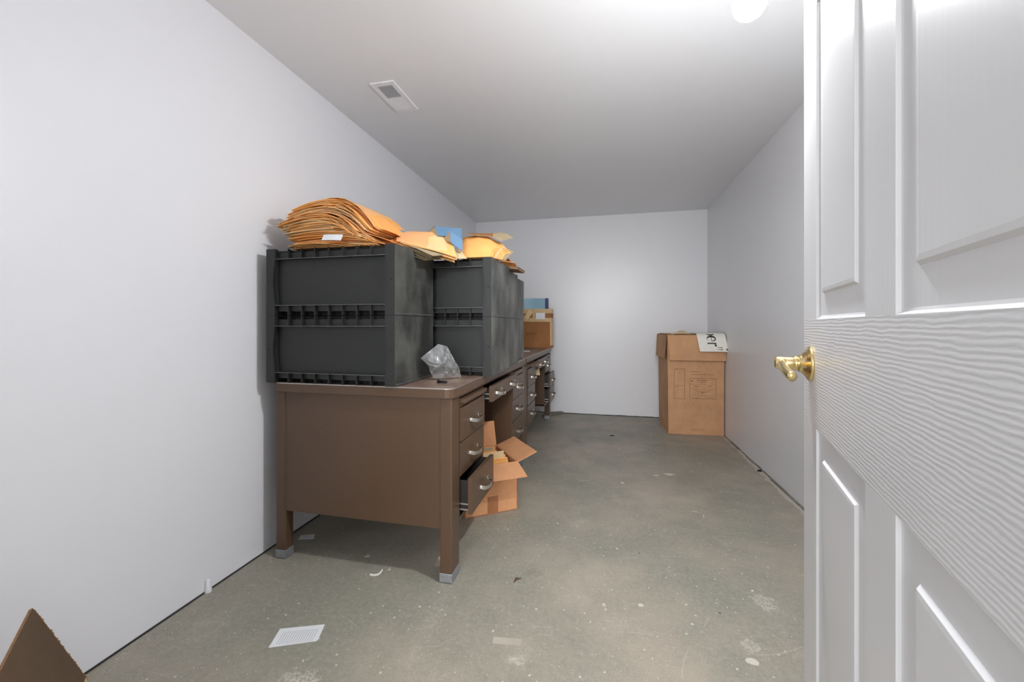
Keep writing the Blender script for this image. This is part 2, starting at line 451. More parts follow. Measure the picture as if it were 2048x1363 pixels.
# rounded latch edge, back and rims
door.add([(W_D - .003, 0, zs[0]), (W_D, .003, zs[0]), (W_D, .003, H_D), (W_D - .003, 0, H_D)], [(0, 1, 2, 3)], M['door_v'])
door.add([(W_D, .003, zs[0]), (W_D, TH, zs[0]), (W_D, TH, H_D), (W_D, .003, H_D)], [(0, 1, 2, 3)], M['door_v'])
door.add([(0, TH, zs[0]), (W_D, TH, zs[0]), (W_D, TH, H_D), (0, TH, H_D)], [(3, 2, 1, 0)], M['door_v'])
door.add([(0, 0, zs[0]), (0, TH, zs[0]), (0, TH, H_D), (0, 0, H_D)], [(3, 2, 1, 0)], M['door_v'])
for zz in (zs[0], H_D): door.add([(0, 0, zz), (W_D, 0, zz), (W_D, TH, zz), (0, TH, zz)], [(0, 1, 2, 3)], M['door_v'])
d_o = door.build('door_1'); struct(d_o)
# x axis -> (sin U, cos U), y axis -> (cos U, -sin U) so that -y faces the camera side
# Matrix (right-handed would need z flip) -> mirror-free: use rotation and local -y as outside
ang = math.atan2(math.cos(U), math.sin(U))   # direction of local x
d_o.location = (HX, HY_, 0); d_o.rotation_euler = (0, 0, ang)
# with that rotation local +y points to (-cosU, sinU) = camera side, so flip the mesh in y
for v in d_o.data.vertices: v.co.y = -v.co.y
d_o.data.flip_normals()
# lever handle: built in door-local space, +y is outwards (camera side)
hx, hz = W_D - .078, .946
h = empty('door_handle'); h.parent = d_o; h.location = (hx, 0, hz); h['label'] = 'polished brass lever handle'
T_y = Matrix.Rotation(math.radians(-90), 4, 'X')     # local z -> +y
b = MB()
b.lathe([(0, 0), (.033, 0), (.0335, .003), (.031, .006), (.0285, .0065), (.027, .0085), (.0255, .009), (.024, .010), (.0185, .015), (.0165, .017), (.0165, .020), (.0, .020)], T_y, M['brass'], 40)
b.build('rosette', h)
b = MB()
b.lathe([(.0118, .020), (.0140, .022), (.0140, .027), (.0118, .029), (.0118, .042), (.0122, .046), (.0122, .056), (.0100, .059), (0, .0595)], T_y, M['brass'], 28)
path = []
for i in range(15):
    s = i / 14
    path.append(Vector((-.088 * s, .047 + .003 * math.sin(s * 3.1) - .006 * s * s, -.018 * s ** 1.3)))
prof = []
for k in range(14):
    a = 2 * math.pi * k / 14; prof.append((.0076 * math.cos(a), .0086 * math.sin(a)))
b.tube(path, prof, M['brass'], True)
b.build('lever', h)
for zz in (.25, 1.78):
    b = MB(); b.lathe([(0, 0), (.006, 0), (.006, .09), (0, .09)], Matrix.Translation((.0, .008, zz)), M['brass'], 14)
    b.build('hinge', d_o)

# ------------------------------------------------------------ ceiling bulb
LB = Vector((.352, 1.142, 1.83))
la = empty('hanging_lamp', (LB.x, LB.y, 1.83))
tag(la, 'lit white globe bulb hanging below the ceiling beside the door', 'lamp')
b = MB(); seg = 20; cut = 99
pr = [(.039 * math.sin(math.radians(cut * k / seg)), -.039 * math.cos(math.radians(cut * k / seg))) for k in range(seg + 1)]
b.lathe(pr, Matrix.Identity(4), M['bulb'], 32); b.build('bulb', la)
zt_ = -.039 * math.cos(math.radians(cut))
b = MB(); b.lathe([(.0, zt_), (.0365, zt_), (.037, zt_ + .004), (.030, zt_ + .022), (.020, .048), (.0, .048)], Matrix.Identity(4), M['paper'], 32); b.build('bulb_housing', la)
b = MB(); b.lathe([(0, .040), (.017, .040), (.018, .075), (.010, .085), (0, .085)], Matrix.Identity(4), M['paper'], 24); b.build('socket', la)
b = MB(); b.lathe([(.003, .08), (.003, .405), (.0, .405)], Matrix.Identity(4), M['paper'], 10)
b.build('cord', la)
b = MB(); b.lathe([(0, .40), (.05, .40), (.05, .4245), (0, .4245)], Matrix.Identity(4), M['paper'], 24); b.build('ceiling_rose', la)

# ---------------------------------------------------------- ceiling register
vt = empty('ceiling_vent', (-1.117, 2.025, ZC)); tag(vt, 'white rectangular air register set in the ceiling near the left wall', 'vent')
b = MB(); x0, x1, y0, y1 = -.066, .066, -.142, .142
b.box(x0, x1, y0, y0 + .028, -.006, 0, M['grille']); b.box(x0, x1, y1 - .028, y1, -.006, 0, M['grille'])
b.box(x0, x0 + .024, y0 + .028, y1 - .028, -.006, 0, M['grille']); b.box(x1 - .024, x1, y0 + .028, y1 - .028, -.006, 0, M['grille'])
b.box(x0 + .024, x1 - .024, -.003, .003, -.0058, 0, M['grille'])
b.build('frame', vt)
b = MB(); b.box(x0 + .01, x1 - .01, y0 + .01, y1 - .01, -.0012, -.0004, M['grille_dark']); b.build('backing', vt)
def louvres(ya, yb, tilt, n):
    b = MB()
    for k in range(n):
        y = ya + (yb - ya) * (k + .5) / n
        Tm = Matrix.Translation((0, y, -.0045)) @ Matrix.Rotation(math.radians(tilt), 4, 'X')
        b.box(x0 + .022, x1 - .022, -.0035, .0035, -.0004, .0004, M['grille'], Tm)
    b.build('louvre_bank', vt)
louvres(y0 + .028, -.003, 55, 13); louvres(.003, y1 - .028, -12, 13)
for yy in (y0 + .014, y1 - .014):
    b = MB(); b.lathe([(0, -.0078), (.0035, -.0075), (.0035, -.006)], Matrix.Translation((0, yy, 0)), M['grille'], 10)
    b.build('screw', vt)

# ------------------------------------------------------------------- desks
def handle(par, y, x, z):
    """curved chrome pull, bowing out of the drawer front (local +x)"""
    b = MB(); path = []
    for i in range(17):
        a = math.pi * i / 16
        path.append(Vector((.002 + .032 * max(0, math.sin(a)) ** .75, -.060 * math.cos(a), -.010 * math.sin(a))))
    b.tube(path, [(-.002, -.0075), (.002, -.0075), (.002, .0075), (-.002, .0075)], M['chrome'], False)
    for s in (-1, 1): b.box(0, .003, s * .060 - .006, s * .060 + .006, -.008, .008, M['chrome'])
    o = b.build('handle', par, (x, y, z), bevel=.0008)
    return o
def drawer(desk, y0, y1, z0, z1, pull, depth=.5, handles=None):
    """front slab plus open steel tray, pulled out by `pull`"""
    b = MB(); m = M['desk']; d = M['dark']
    b.box(-.012, .006, y0, y1, z0, z1, m)
    zt = z1 - .012; w = .0015
    yb0, yb1 = y0 + .012, y1 - .012
    b.box(-depth, -.011, yb0, yb0 + w, z0 + .01, zt, d); b.box(-depth, -.011, yb1 - w, yb1, z0 + .01, zt, d)
    b.box(-depth, -depth + w, yb0, yb1, z0 + .01, zt, d); b.box(-depth, -.011, yb0, yb1, z0 + .01, z0 + .012, d)
    o = b.build('drawer', desk, (pull, 0, 0), bevel=.003)
    if pull > .02:
        for yy in (yb0 - .006, yb1 + .002):
            r = MB()
            r.box(-depth + .03, -.013, yy, yy + .004, z0 + .035, z0 + .041, M['alu']); r.box(-depth + .03, -.013, yy, yy + .004, z0 + .012, z0 + .018, M['alu'])
            r.build('slide_rail', o)
        if z1 - z0 > .1: r = MB(); r.box(-.16, -.158, yb0, yb1, zt - .03, zt - .018, M['alu']); r.build('divider', o)
    for hy in (handles or [(y0 + y1) / 2]): handle(o, hy, .006, (z0 + z1) / 2)
    return o
def make_desk(x, y, L, label, spec, rot=0):
    root = empty('steel_desk', (x, y, 0), (0, 0, rot)); tag(root, label, 'desk', 'brown steel desks along the left wall')
    D = .82; m = M['desk']; zt = .77
    # top with rounded upright corners
    def outline(x0, x1, y0, y1, r):
        pts = []
        for cx_, cy_, a0 in ((x1 - r, y0 + r, -90), (x1 - r, y1 - r, 0), (x0 + r, y1 - r, 90), (x0 + r, y0 + r, 180)):
            for k in range(7):
                a = math.radians(a0 + 90 * k / 6); pts.append((cx_ + r * math.cos(a), cy_ + r * math.sin(a)))
        return pts
    b = MB(); b.prism([(px, py, zt - .038) for px, py in outline(-D - .006, .012, -.018, L + .006, .035)], (0, 0, .0345), m)
    b.build('desktop', root, bevel=.004)
    b = MB(); b.prism([(px, py, zt - .0035) for px, py in outline(-D - .003, .009, -.015, L + .003, .034)], (0, 0, .0035), M['alu']); b.build('edge_trim', root)['label'] = 'bright aluminium strip round the top'
    b = MB(); b.prism([(px, py, zt - .0005) for px, py in outline(-D + .002, .004, -.010, L - .002, .032)], (0, 0, .0011), M['desktop']); b.build('laminate_surface', root)
    # corner posts with aluminium caps
    for (xa, xb, ya, yb) in ((-.052, 0, 0, .085), (-.052, 0, L - .085, L), (-D, -D + .05, 0, .05), (-D, -D + .05, L - .05, L)):
        b = MB(); b.box(xa, xb, ya, yb, .036, zt - .038, m); lg = b.build('leg', root, bevel=.006)
        b = MB(); b.box(xa - .001, xb + .001, ya - .001, yb + .001, .003, .038, M['cap']); b.box(xa + .004, xb - .004, ya + .004, yb - .004, 0, .004, M['black_void'])
        b.build('leg_cap', lg, bevel=.004)
    for (ya, yb) in ((.004, .012), (L - .012, L - .004)):
        b = MB(); b.box(-D + .048, -.050, ya, yb, .21, zt - .038, m); b.build('end_panel', root, bevel=.002)
    b = MB(); b.box(-D + .01, -D + .018, .05, L - .05, .25, zt - .04, m); b.build('back_panel', root)
    rail = MB(); rail.box(-.06, -.004, .085, L - .085, zt - .052, zt - .038, m)
    rail.build('front_rail', root)
    for (ya, yb) in ((.087, .427), (L - .427, L - .087)):
        b = MB(); b.box(-.02, -.001, ya, yb, .678, .6925, m); b.build('cross_rail', root)
    Yp = [(.087, .427), (L - .427, L - .087)]
    for side, (ya, yb) in enumerate(Yp):
        b = MB()
        b.box(-D + .03, -.002, ya, ya + .006, .212, zt - .04, m); b.box(-D + .03, -.002, yb - .006, yb, .212, zt - .04, m)
        b.box(-D + .03, -.004, ya, yb, .205, .222, m); b.box(-D + .03, -D + .04, ya, yb, .212, zt - .04, M['dark'])
        b.build('pedestal', root)
        bo = spec['board'][side]
        b = MB(); b.box(-.35, .012 + bo, ya + .008, yb - .008, .694, .712, m); b.build('pull_out_board', root, bevel=.002)
        for k, (z0, z1) in enumerate(((.535, .675), (.391, .529), (.238, .385))):
            drawer(root, ya + .004, yb - .004, z0, z1, spec['pull'][side][k])
    yc0, yc1 = .447, L - .436
    drawer(root, yc0, yc1, .636, .714, spec['centre'], .4, [yc0 + .115, yc1 - .16])
    return root
make_desk(-.592, 1.517, 1.475, 'nearest brown steel desk, carrying the black crates and plastic bag',
          dict(board=(.008, .004), pull=((0, -.004, .046), (0, -.004, -.004)), centre=.034))
make_desk(-.600, 3.03, 1.45, 'far brown steel desk in the back corner under the brown cardboard box',
          dict(board=(.060, .004), pull=((.004, .0, 0), (.0, .048, .048)), centre=.022))

# ------------------------------------------------------------------ crates
def make_crate(x, y, z, w, d, h, label, side_mat, rot=0):
    root = empty('plastic_crate', (x, y, z), (0, 0, rot)); tag(root, label, 'crate', 'black plastic crates stacked on the desk')
    m = M['crate']; PW = .044; RH = .044
    b = MB()                                             # recessed body
    b.box(.012, w - .004, .024, d - .024, RH, h - RH, m)
    b.box(.012, w - .012, .052, d - .052, .001, h - .001, M['black_void'])  # black core puts the gap shade between rib rows into the colour
    b.build('body', root)
    for xa, xb, xs_ in ((0, .008, -.0008), (w - .008, w, w - .0002)):   # left and right side walls with faint seams
        b = MB()
        b.box(xa, xb, .0010, d - .0010, .0005, h - .0005, side_mat)
        xa = xs_
        b.box(xa, xa + .001, .02, d - .02, h * .49, h * .493, M['crate_edge'])
        b.box(xa, xa + .001, .01, d - .01, .004, .010, M['crate_edge'])
        b.build('side_panel', root, bevel=.0015)
    for f in (0, 1):                                     # two ribbed ends
        def Y(v): return v if f == 0 else d - v
        def bx(b, xa, xb, ya, yb, za, zb, mm=m):
            ya, yb = sorted((Y(ya), Y(yb))); b.box(xa, xb, ya, yb, za, zb, mm)
        for s in (0, 1):                                 # posts with a shallow chevron inner edge
            def X(v): return v if s == 0 else w - v
            b = MB()
            pts = [(.0012, .0004), (PW, .0004), (PW, RH), (PW - .009, h * .46), (PW - .009, h * .54), (PW, h - RH), (PW, h - .0004), (.0012, h - .0004)]
            b.prism([(X(px), Y(0), pz) for px, pz in pts], (0, .022 if f == 0 else -.022, 0), m)
            pts = [(PW - .004, RH), (PW + .004, RH), (PW - .004, h * .46), (PW - .004, h * .54), (PW + .004, h - RH), (PW - .006, h - RH), (PW - .012, h * .5)]
            b.prism([(X(px), Y(.007), pz) for px, pz in pts], (0, .016 if f == 0 else -.016, 0), m)
            Tm = Matrix.Translation((X(.016), Y(-.0003), h * .5)) @ Matrix.Rotation(math.radians(90), 4, 'X')
            b.lathe([(0, 0), (.0038, 0), (.0038, .0006 if f == 0 else -.0006)], Tm, M['black_void'], 12, False)  # flat black disc paints in the shade of the post hole
            b.build('corner_post', root, bevel=.001)
        for lvl in (0, 1):                               # rib rows, bottom and top
            b = MB()
            za, zb = (.0006, RH) if lvl == 0 else (h - RH, h - .0006)
            zp = (RH * .42, RH) if lvl == 0 else (h - RH, h - RH * .34)
            bx(b, PW, w - PW, .016, .020, *zp)                                     # set-back plate
            zl = RH if lvl == 0 else h - RH
            bx(b, PW - .001, w - PW + .001, .0005, .025, zl - .0015, zl + .0015)    # ledge
            bx(b, PW - .001, w - PW + .001, .0003, .0012, zl - .0018, zl + .0018, M['crate_edge'])
            n = 8; cw = (w - 2 * PW) / n
            for k in range(n + 1):
                xx = PW + cw * k
                # fin: gusset running back from the face
                pts = [(xx - .0018, Y(.002), za), (xx - .0018, Y(.045), za), (xx - .0018, Y(.045), zb - (.012 if lvl else 0)), (xx - .0018, Y(.002), zb)]
                b.prism(pts, (.0036, 0, 0), m)
            b.build('rib_row', root)
    return root
CW, CH = .612, .2875
stacks = [(-1.434, 1.488, .37, 'crate_side_dark', 'front stack at the near desk edge'),
          (-1.148, 1.892, .368, 'crate_side', 'second stack, right behind the front stack'),
          (-1.182, 2.268, .372, 'crate_side', 'third stack from the front'),
          (-1.221, 2.664, .375, 'crate_side', 'farthest stack, nearest the back wall')]
for i, (x, y, d, sm, where) in enumerate(stacks):
    for lvl in (0, 1):
        make_crate(x, y, .7712 + lvl * CH, CW, d, CH - .0006, 'black plastic crate, %s one of the %s' % ('upper' if lvl else 'lower', where), M[sm])
ZT = .7712 + 2 * CH      # top of the crates

# --------------------------------------------------------------- envelopes
def envelope(name, label, cat, group, pos, rot, L, Wd, bend, mats, th=.0012, wave=0, ph=0, fl=1, fr=1, bendy=0):
    """flat mailer; x is its long side. bend = sag of both ends below the middle (parabola along x)"""
    def P(u, v):
        x = (u - .5) * L; y = (v - .5) * Wd
        z = -bend * (2 * (u - .5)) ** 2 * (fl if u < .5 else fr) - bendy * (2 * (v - .5)) ** 2 + wave * math.sin(u * 7 + ph) * math.cos(v * 3 + ph)
        return Vector((x, y, z))
    b = sheet(P, 10, 3, th, mats[0], mats[1] if len(mats) > 1 else None)
    root = b.build(name, None, pos); root.rotation_euler = rot
    tag(root, label, cat, group)
    return root
G1 = 'orange envelopes in the tall pile'
R = random.Random(11)
N = 96
for k in range(N):
    q = (k + .5) / N
    # height of this layer: left .15 / centre .225 / right .115 above the crate
    zmid = .122 * q ** .95
    ext = .098 * q
    L = R.uniform(.37, .40) if k % 9 else .33
    Wd = R.uniform(.28, .30)
    cx_ = -1.165 + R.gauss(0, .012) + .018 * math.sin(q * 8)
    if .30 < q < .75: cx_ -= .008
    if q < .2: cx_ += .02
    cy_ = 1.50 + Wd / 2 + .03 + R.gauss(0, .006) + (.02 if q > .8 else 0)
    roll = math.radians(R.gauss(0, .25)) + .055 * q
    yaw = math.radians(R.gauss(0, 4))
    mats = [R.choice(ENV)]
    if R.random() < .12: mats = [M['env_pale']]
    z = ZT + .004 + zmid + ext + .0010 * math.sin(k * 1.7)
    envelope('manila_envelope', 'orange manila envelope in the tall sagging pile on the front crate stack', 'envelope', G1,
             (cx_, cy_, z), (math.radians(R.gauss(0, .35)) + .02 * q, roll, yaw), L, Wd, ext * .92, mats, fl=.62, fr=1.42, th=R.uniform(.0018, .0026), wave=R.uniform(.0006, .0016), ph=R.uniform(0, 6))
# envelopes pushed askew on the right flank of the pile
for k, (px, py, t, yaw, roll, L) in enumerate(((742, 452, 1.735, 18, 14, .26), (735, 470, 1.72, 25, 12, .26), (752, 484, 1.71, 12, 10, .24), (715, 489, 1.70, 6, 3, .22), (655, 490, 1.70, 2, 1, .24), (728, 424, 1.80, -6, 20, .20))):
    c = on(px, py, t + .10)
    envelope('manila_envelope', 'orange manila envelope in the tall sagging pile on the front crate stack', 'envelope', G1,
             c, (math.radians(6), math.radians(roll), math.radians(yaw)), L, .19, .010, [ENV[k % 3]], wave=.002, ph=k)
# pale paper slip sticking out of the pile front
sl = envelope('paper_slip', 'pale grey address slip curling out of the front of the tall envelope pile', 'paper', None,
              on(664, 474, 1.668), (math.radians(62), math.radians(2), math.radians(4)), .085, .030, .002, [M['paper']])
# the long spill that slides off to the right
G2 = 'orange envelopes spilling over the crates'
lab2 = 'orange manila envelope in the low spill sliding off the right side of the front crates'
def quad_sheet(c, th, m, m2=None, sag=.004, ph=0):
    def P(u, v):
        p = c[0].lerp(c[1], u).lerp(c[3].lerp(c[2], u), v)
        return p + Vector((0, 0, sag * math.sin(math.pi * u) + .0025 * math.sin(5 * u + ph) * math.cos(3 * v + ph)))
    return sheet(P, 8, 5, th, m, m2)
for k in range(24):
    q = k / 23; dz = Vector((0, 0, -.017 * (1 - q) + .002))
    jx, jy = R.gauss(0, 5), R.gauss(0, 1.2)
    pix = ((788 + jx, 484 + jy, 1.80), (902 + jx - 26 * q, 514 - 9 * q + jy, 1.86), (886 + jx - 14 * q, 468 + jy, 2.02), (788 + jx, 466 + jy, 2.0))
    c = [on(*p) + dz for p in pix]
    if k % 4 == 1: c = [p + Vector((.035, -.01, .0)) for p in c]
    if k % 5 == 3: c = [p + Vector((-.06, .0, .0)) for p in c]
    o = quad_sheet(c, .0012, R.choice(ENV), M['env_under'] if q < .3 else None, ph=k).build('manila_envelope')  # lowest sheets carry underside shade in their bottom colour
    tag(o, lab2, 'envelope', G2)
for k in range(5):
    d = Vector((-.012 * k, .006 * k, -.004 * k + .004))
    c = [on(*p) + d for p in ((797, 487, 1.80), (866, 512, 1.76), (900, 511, 1.88), (840, 487, 1.90))]
    tag(quad_sheet(c, .0012, M['env_under'], M['env_under'], .002, k).build('manila_envelope'),  # both faces toned dull, shaded underside put into the colour
        'envelope toned tan for its shaded underside, hanging out from under the spill beside the front crates', 'envelope', 'shade-toned envelopes under the spill')
c = [on(*p) for p in ((903, 506, 1.93), (924, 503, 1.97), (934, 517, 1.91), (907, 517, 1.90))]
tag(quad_sheet(c, .0012, M['env_pale'], None, .001, 2).build('manila_envelope'), 'pale envelope corner on the front rim of the second crate stack, under the folder', 'envelope')
# blue folders standing open, like little tents
def tent(label, A, B, C, Dp, depth_vec, mats):
    pass
def quad_card(b, p, th, m, m2=None):
    """thin card through 4 points"""
    n = (p[1] - p[0]).cross(p[3] - p[0]).normalized() * th
    b.prism([p[0], p[1], p[2], p[3]], n, m, m2)
def blue_folder(name, label, front, ridge_t, mats):
    b = MB(); pts = front
    quad_card(b, pts, .0015, mats[0]); return b
t0 = 1.99
b = MB()
p = [on(869, 452, t0), on(923, 457, t0 + .02), on(924, 476, t0 - .02), on(876, 471, t0 - .03)]
quad_card(b, p, .0014, M['blue'])
q_ = [on(869, 452, t0), on(849, 470, t0 + .05), on(905, 476, t0 + .16), on(923, 457, t0 + .02)]
quad_card(b, q_, .0014, M['blue'])
q_ = [on(869.5, 453, t0 + .002), on(876, 471, t0 - .03), on(848, 471, t0 + .05)]
b.prism(q_, Vector((.0, .004, 0)), M['env_under'])
tag(b.build('file_folder'), 'blue card folder with a tan inside, standing tented on the second crate stack', 'folder')
b = MB()
p = [on(900, 462, 1.93), on(925, 478, 1.95), on(925, 503, 1.93), on(901, 484, 1.91)]
quad_card(b, p, .0014, M['blue'])
p = [on(901, 484, 1.91), on(925, 503, 1.93), on(922, 500, 1.99), on(898, 480, 1.98)]
quad_card(b, p, .0014, M['blue'])
q_ = [on(900, 462.5, 1.932), on(900.5, 484, 1.912), on(886, 478, 1.96)]
b.prism(q_, Vector((0, .004, 0)), M['env_under'])
tag(b.build('file_folder'), 'smaller blue folder leaning down over the front edge of the second crate stack', 'folder')
b = MB()
p = [on(795, 457, 1.95), on(822, 466, 2.0), on(812, 474, 1.96), on(782, 468, 1.93)]
quad_card(b, p, .0014, M['blue'])
p = [on(784, 466, 1.925), on(812, 472, 1.93), on(800, 478, 1.91), on(784, 472, 1.91)]
quad_card(b, p, .0014, M['env_under'])
tag(b.build('file_folder'), 'grey-blue folder corner poking out between tall pile and spill', 'folder')
# bulging bundle on the second stack
G3 = 'orange envelopes bulging beside the blue folders'
for k in range(9):
    q = k / 8
    def P(u, v, q=q, k=k):
        # fan of sheets leaning back, arched along u
        a = (u - .5) * 2
        x = -.965 + .155 * (a * .62 + .5) + .055 * q + .13 * 0
        base = Vector((-.628 + a * (.082 + .003 * k) + .022 * q, 1.905 + .016 * k, ZT + .002))
        hgt = (.128 - .012 * q) * (1 - .42 * max(0, a) ** 2 * (1 + .3 * q) - .10 * max(0, -a) ** 2)
        return base + Vector((.02 * v * a, .085 * v * v + .02 * v, hgt * max(v, 0) ** .8 + .004 * math.sin(5 * u + k) * v + .004 * v * math.sin(19 * u + 6 * v + k) ))
    o = sheet(P, 10, 5, .0014, ENV[k % 5] if k < 7 else M['env_under']).build('manila_envelope')
    tag(o, 'orange manila envelope in the bulging bundle on the second crate stack', 'envelope', G3)
# wavy sheet of card balanced on the bundle
secs = [((934, 468, 2.05), (935, 466.5, 2.2)), ((958, 471.5, 2.05), (958, 466.5, 2.2)), ((980, 472.5, 2.05), (982, 466.5, 2.2)), ((1003, 481.5, 2.05), (1000, 464.5, 2.2)), ((1014, 477.5, 2.08), (1013, 467, 2.2)), ((1026, 476.5, 2.12), (1026, 475, 2.18))]
def P(u, v):
    u = min(max(u, 0), .99999) * (len(secs) - 1); i = int(u); f = u - i
    a_ = on(*secs[i][0]).lerp(on(*secs[i + 1][0]), f); b_ = on(*secs[i][1]).lerp(on(*secs[i + 1][1]), f)
    return a_.lerp(b_, v)
cs = sheet(P, 20, 4, .002, M['env_under'], M['kraft_dark'])
cs.slot(M['kraft_dark']); kd = cs.slot(M['kraft_dark'])
for i, f in enumerate(cs.f[:80]):
    if i % 20 < 9: cs.mi[i] = kd  # left part and underside browned, shade put into the card's colour
tag(cs.build('card_sheet'), 'loose wavy card sheet, tan with its shaded half painted brown, lying on top of the bulging envelopes', 'card')
# envelopes on the third and fourth stacks
G4 = 'orange envelopes on the rear crate stacks'
for k in range(12):
    q = k / 11
    c = Vector((-.675 + R.gauss(0, .006), 2.47 + R.gauss(0, .012), ZT + .030 + .0060 * k))
    if q < .55:
        envelope('manila_envelope', 'orange manila envelope in the small pile on the third crate stack', 'envelope', G4, c,
                 (math.radians(1), math.radians(5 + 3 * q), math.radians(8 + R.gauss(0, 6))), .25, .26, .005, [R.choice(ENV)], wave=.001, ph=k)
    else:
        envelope('manila_envelope', 'orange manila envelope in the small pile on the third crate stack', 'envelope', G4, c + Vector((-.03, .02, 0)),
                 (math.radians(2), math.radians(9), math.radians(-6 + R.gauss(0, 6))), .25, .24, .006, [R.choice(ENV)], wave=.001, ph=k)
b = MB()
Tm = Matrix.Translation((-.615, 2.44, ZT + .013)) @ Matrix.Rotation(math.radians(6), 4, 'Y')
b.box(-.11, .11, -.10, .10, -.004, .008, M['env_brown'], Tm); b.box(-.112, .112, -.101, .101, .0085, .011, M['env_brown'], Tm)
tag(b.build('padded_mailer'), 'thick brown padded mailer overhanging the right edge of the third crate stack', 'mailer')

# ------------------------------------------------------------- plastic bag
def make_bag():
    out = [(841, 716, 1.80), (858, 702, 1.82), (876, 688, 1.87), (886, 690, 1.88), (894, 692, 1.87), (900, 703, 1.865), (909, 720, 1.87), (918, 734, 1.885), (921, 747, 1.905), (923, 754.5, 1.92),
           (905, 756.5, 1.90), (885, 757, 1.875), (866, 756, 1.85), (860, 742, 1.84), (857, 731, 1.82), (850, 724, 1.81)]
    pts = [on(a, b_, t) for a, b_, t in out]
    # resample outline
    m = 48; P = []
    for k in range(m):
        s = k * len(pts) / m; i = int(s); fr = s - i
        P.append(pts[i].lerp(pts[(i + 1) % len(pts)], fr))
    cen = on(886, 728, 1.85); rr = random.Random(5)
    view = (cen - Vector((0, 0, CAM_Z))).normalized()
    rings = 7; vs = []; fs = []
    def surf(sign):
        base = len(vs)
        for j in range(1, rings):
            r = 1 - j / rings
            for k in range(m):
                p = cen.lerp(P[k], r)
                a = k / m * 2 * math.pi
                fold = .011 * math.sin(3 * a + 1.2 * j * .3) + .008 * math.sin(7 * a + j * .9) + rr.uniform(-.004, .004)
                d = view * (sign * (.040 * (1 - r * r) + fold * (1 - r * r) ** .5))
                q = p + d
                if q.z < .7745: q.z = .7745
                q.x = max(q.x, -.816); q.y = min(q.y, 1.884)
                vs.append(q)
        c = len(vs); vs.append(cen + view * sign * .05)
        return base, c
    for p in P: p.z = max(p.z, .7742); vs.append(p)
    for sign in (-1, .6):
        base, c = surf(sign)
        for k in range(m):
            k2 = (k + 1) % m
            fs.append((k, k2, base + k2, base + k))
            for j in range(rings - 2): fs.append((base + j * m + k, base + j * m + k2, base + (j + 1) * m + k2, base + (j + 1) * m + k))
            fs.append((base + (rings - 2) * m + k, base + (rings - 2) * m + k2, c))
    b = MB(); b.add(vs, fs, M['bag'], True); return b.build('plastic_bag')
tag(make_bag(), 'crumpled clear plastic bag standing on the desk beside the black crates', 'bag')
# bolt
bt = empty('bolt', on_z(886, 763, .7775)); tag(bt, 'short dark bolt lying on the desktop in front of the plastic bag', 'bolt')
bt.rotation_euler = (math.radians(90), 0, math.radians(78))
b = MB(); b.lathe([(0, -.02), (.0052, -.02), (.0052, .018), (0, .018)], Matrix.Identity(4), M['black_void'], 14); b.build('shank', bt)
b = MB(); b.lathe([(0, -.027), (.0082, -.027), (.0082, -.020), (0, -.020)], Matrix.Identity(4), M['dark'], 6, False); b.build('head', bt)

# --------------------------------------------------- open box under desk
def board(p, off, m, name, parent, med=None):
    b = MB(); b.prism(p, off, m, med or M['kraft_edge']); return b.build(name, parent)
A = Vector((-.479, 2.216, 0)); ux = Vector((-.81, -.586, 0)); uy = Vector((-.64, .768, 0))   # right-front corner, along front, along side
ux = Vector((-.212, -.150, 0)).normalized(); uy = Vector((.150, -.212, 0)).normalized() * -1
BW, BD, BH = .30, .34, .262
ob = empty('cardboard_box', (A.x, A.y, 0)); tag(ob, 'open kraft cardboard box of envelopes on the floor beside the pulled-out drawer', 'box')
def L3(a, c, z): v = ux * a + uy * c; return Vector((v.x, v.y, z))
kw = M['kraft_warm']
b = MB(); th = .005
b.prism([L3(0, 0, 0.001), L3(BW, 0, .001), L3(BW, BD, .001), L3(0, BD, .001)], (0, 0, .005), kw)
b.prism([L3(0, 0, .001), L3(BW, 0, .001), L3(BW, th, .001), L3(0, th, .001)], (0, 0, BH), kw, kw)
b.prism([L3(0, BD - th, .001), L3(BW, BD - th, .001), L3(BW, BD, .001), L3(0, BD, .001)], (0, 0, BH), kw)
b.prism([L3(0, 0, .001), L3(th, 0, .001), L3(th, BD, .001), L3(0, BD, .001)], (0, 0, BH), kw)
b.prism([L3(BW - th, 0, .001), L3(BW, 0, .001), L3(BW, BD, .001), L3(BW - th, BD, .001)], (0, 0, BH), kw)
b.build('box_body', ob)
def flap(p0, p1, outv, length, inset, name='flap', mat=None):
    a, c = Vector(p0), Vector(p1); e = (c - a).normalized(); o = Vector(outv).normalized() * length
    q = [a, c, c + o - e * inset, a + o + e * inset]; n = (q[1] - q[0]).cross(q[3] - q[0]).normalized() * .004
    b = MB(); b.prism(q, n, mat or kw, M['kraft_warm']); return b.build(name, ob)
zt = BH + .002
flap(L3(0, -.001, zt), L3(BW, -.001, zt), -uy * .93 + Vector((0, 0, -.36)), .125, -.006)
flap(L3(-.001, .0, zt), L3(-.001, BD, zt), -ux * .93 + Vector((0, 0, .34)), .125, .002)
flap(L3(.0, BD, zt), L3(BW, BD, zt), uy * .12 + Vector((0, 0, 1)), .15, .01)
b = MB(); b.prism([L3(.115, -.0012, .0), L3(.175, -.0012, 0), L3(.175, -.0002, 0), L3(.115, -.0002, 0)], (0, 0, .095), M['tape_brown']); b.build('packing_tape', ob)
rr = random.Random(21)
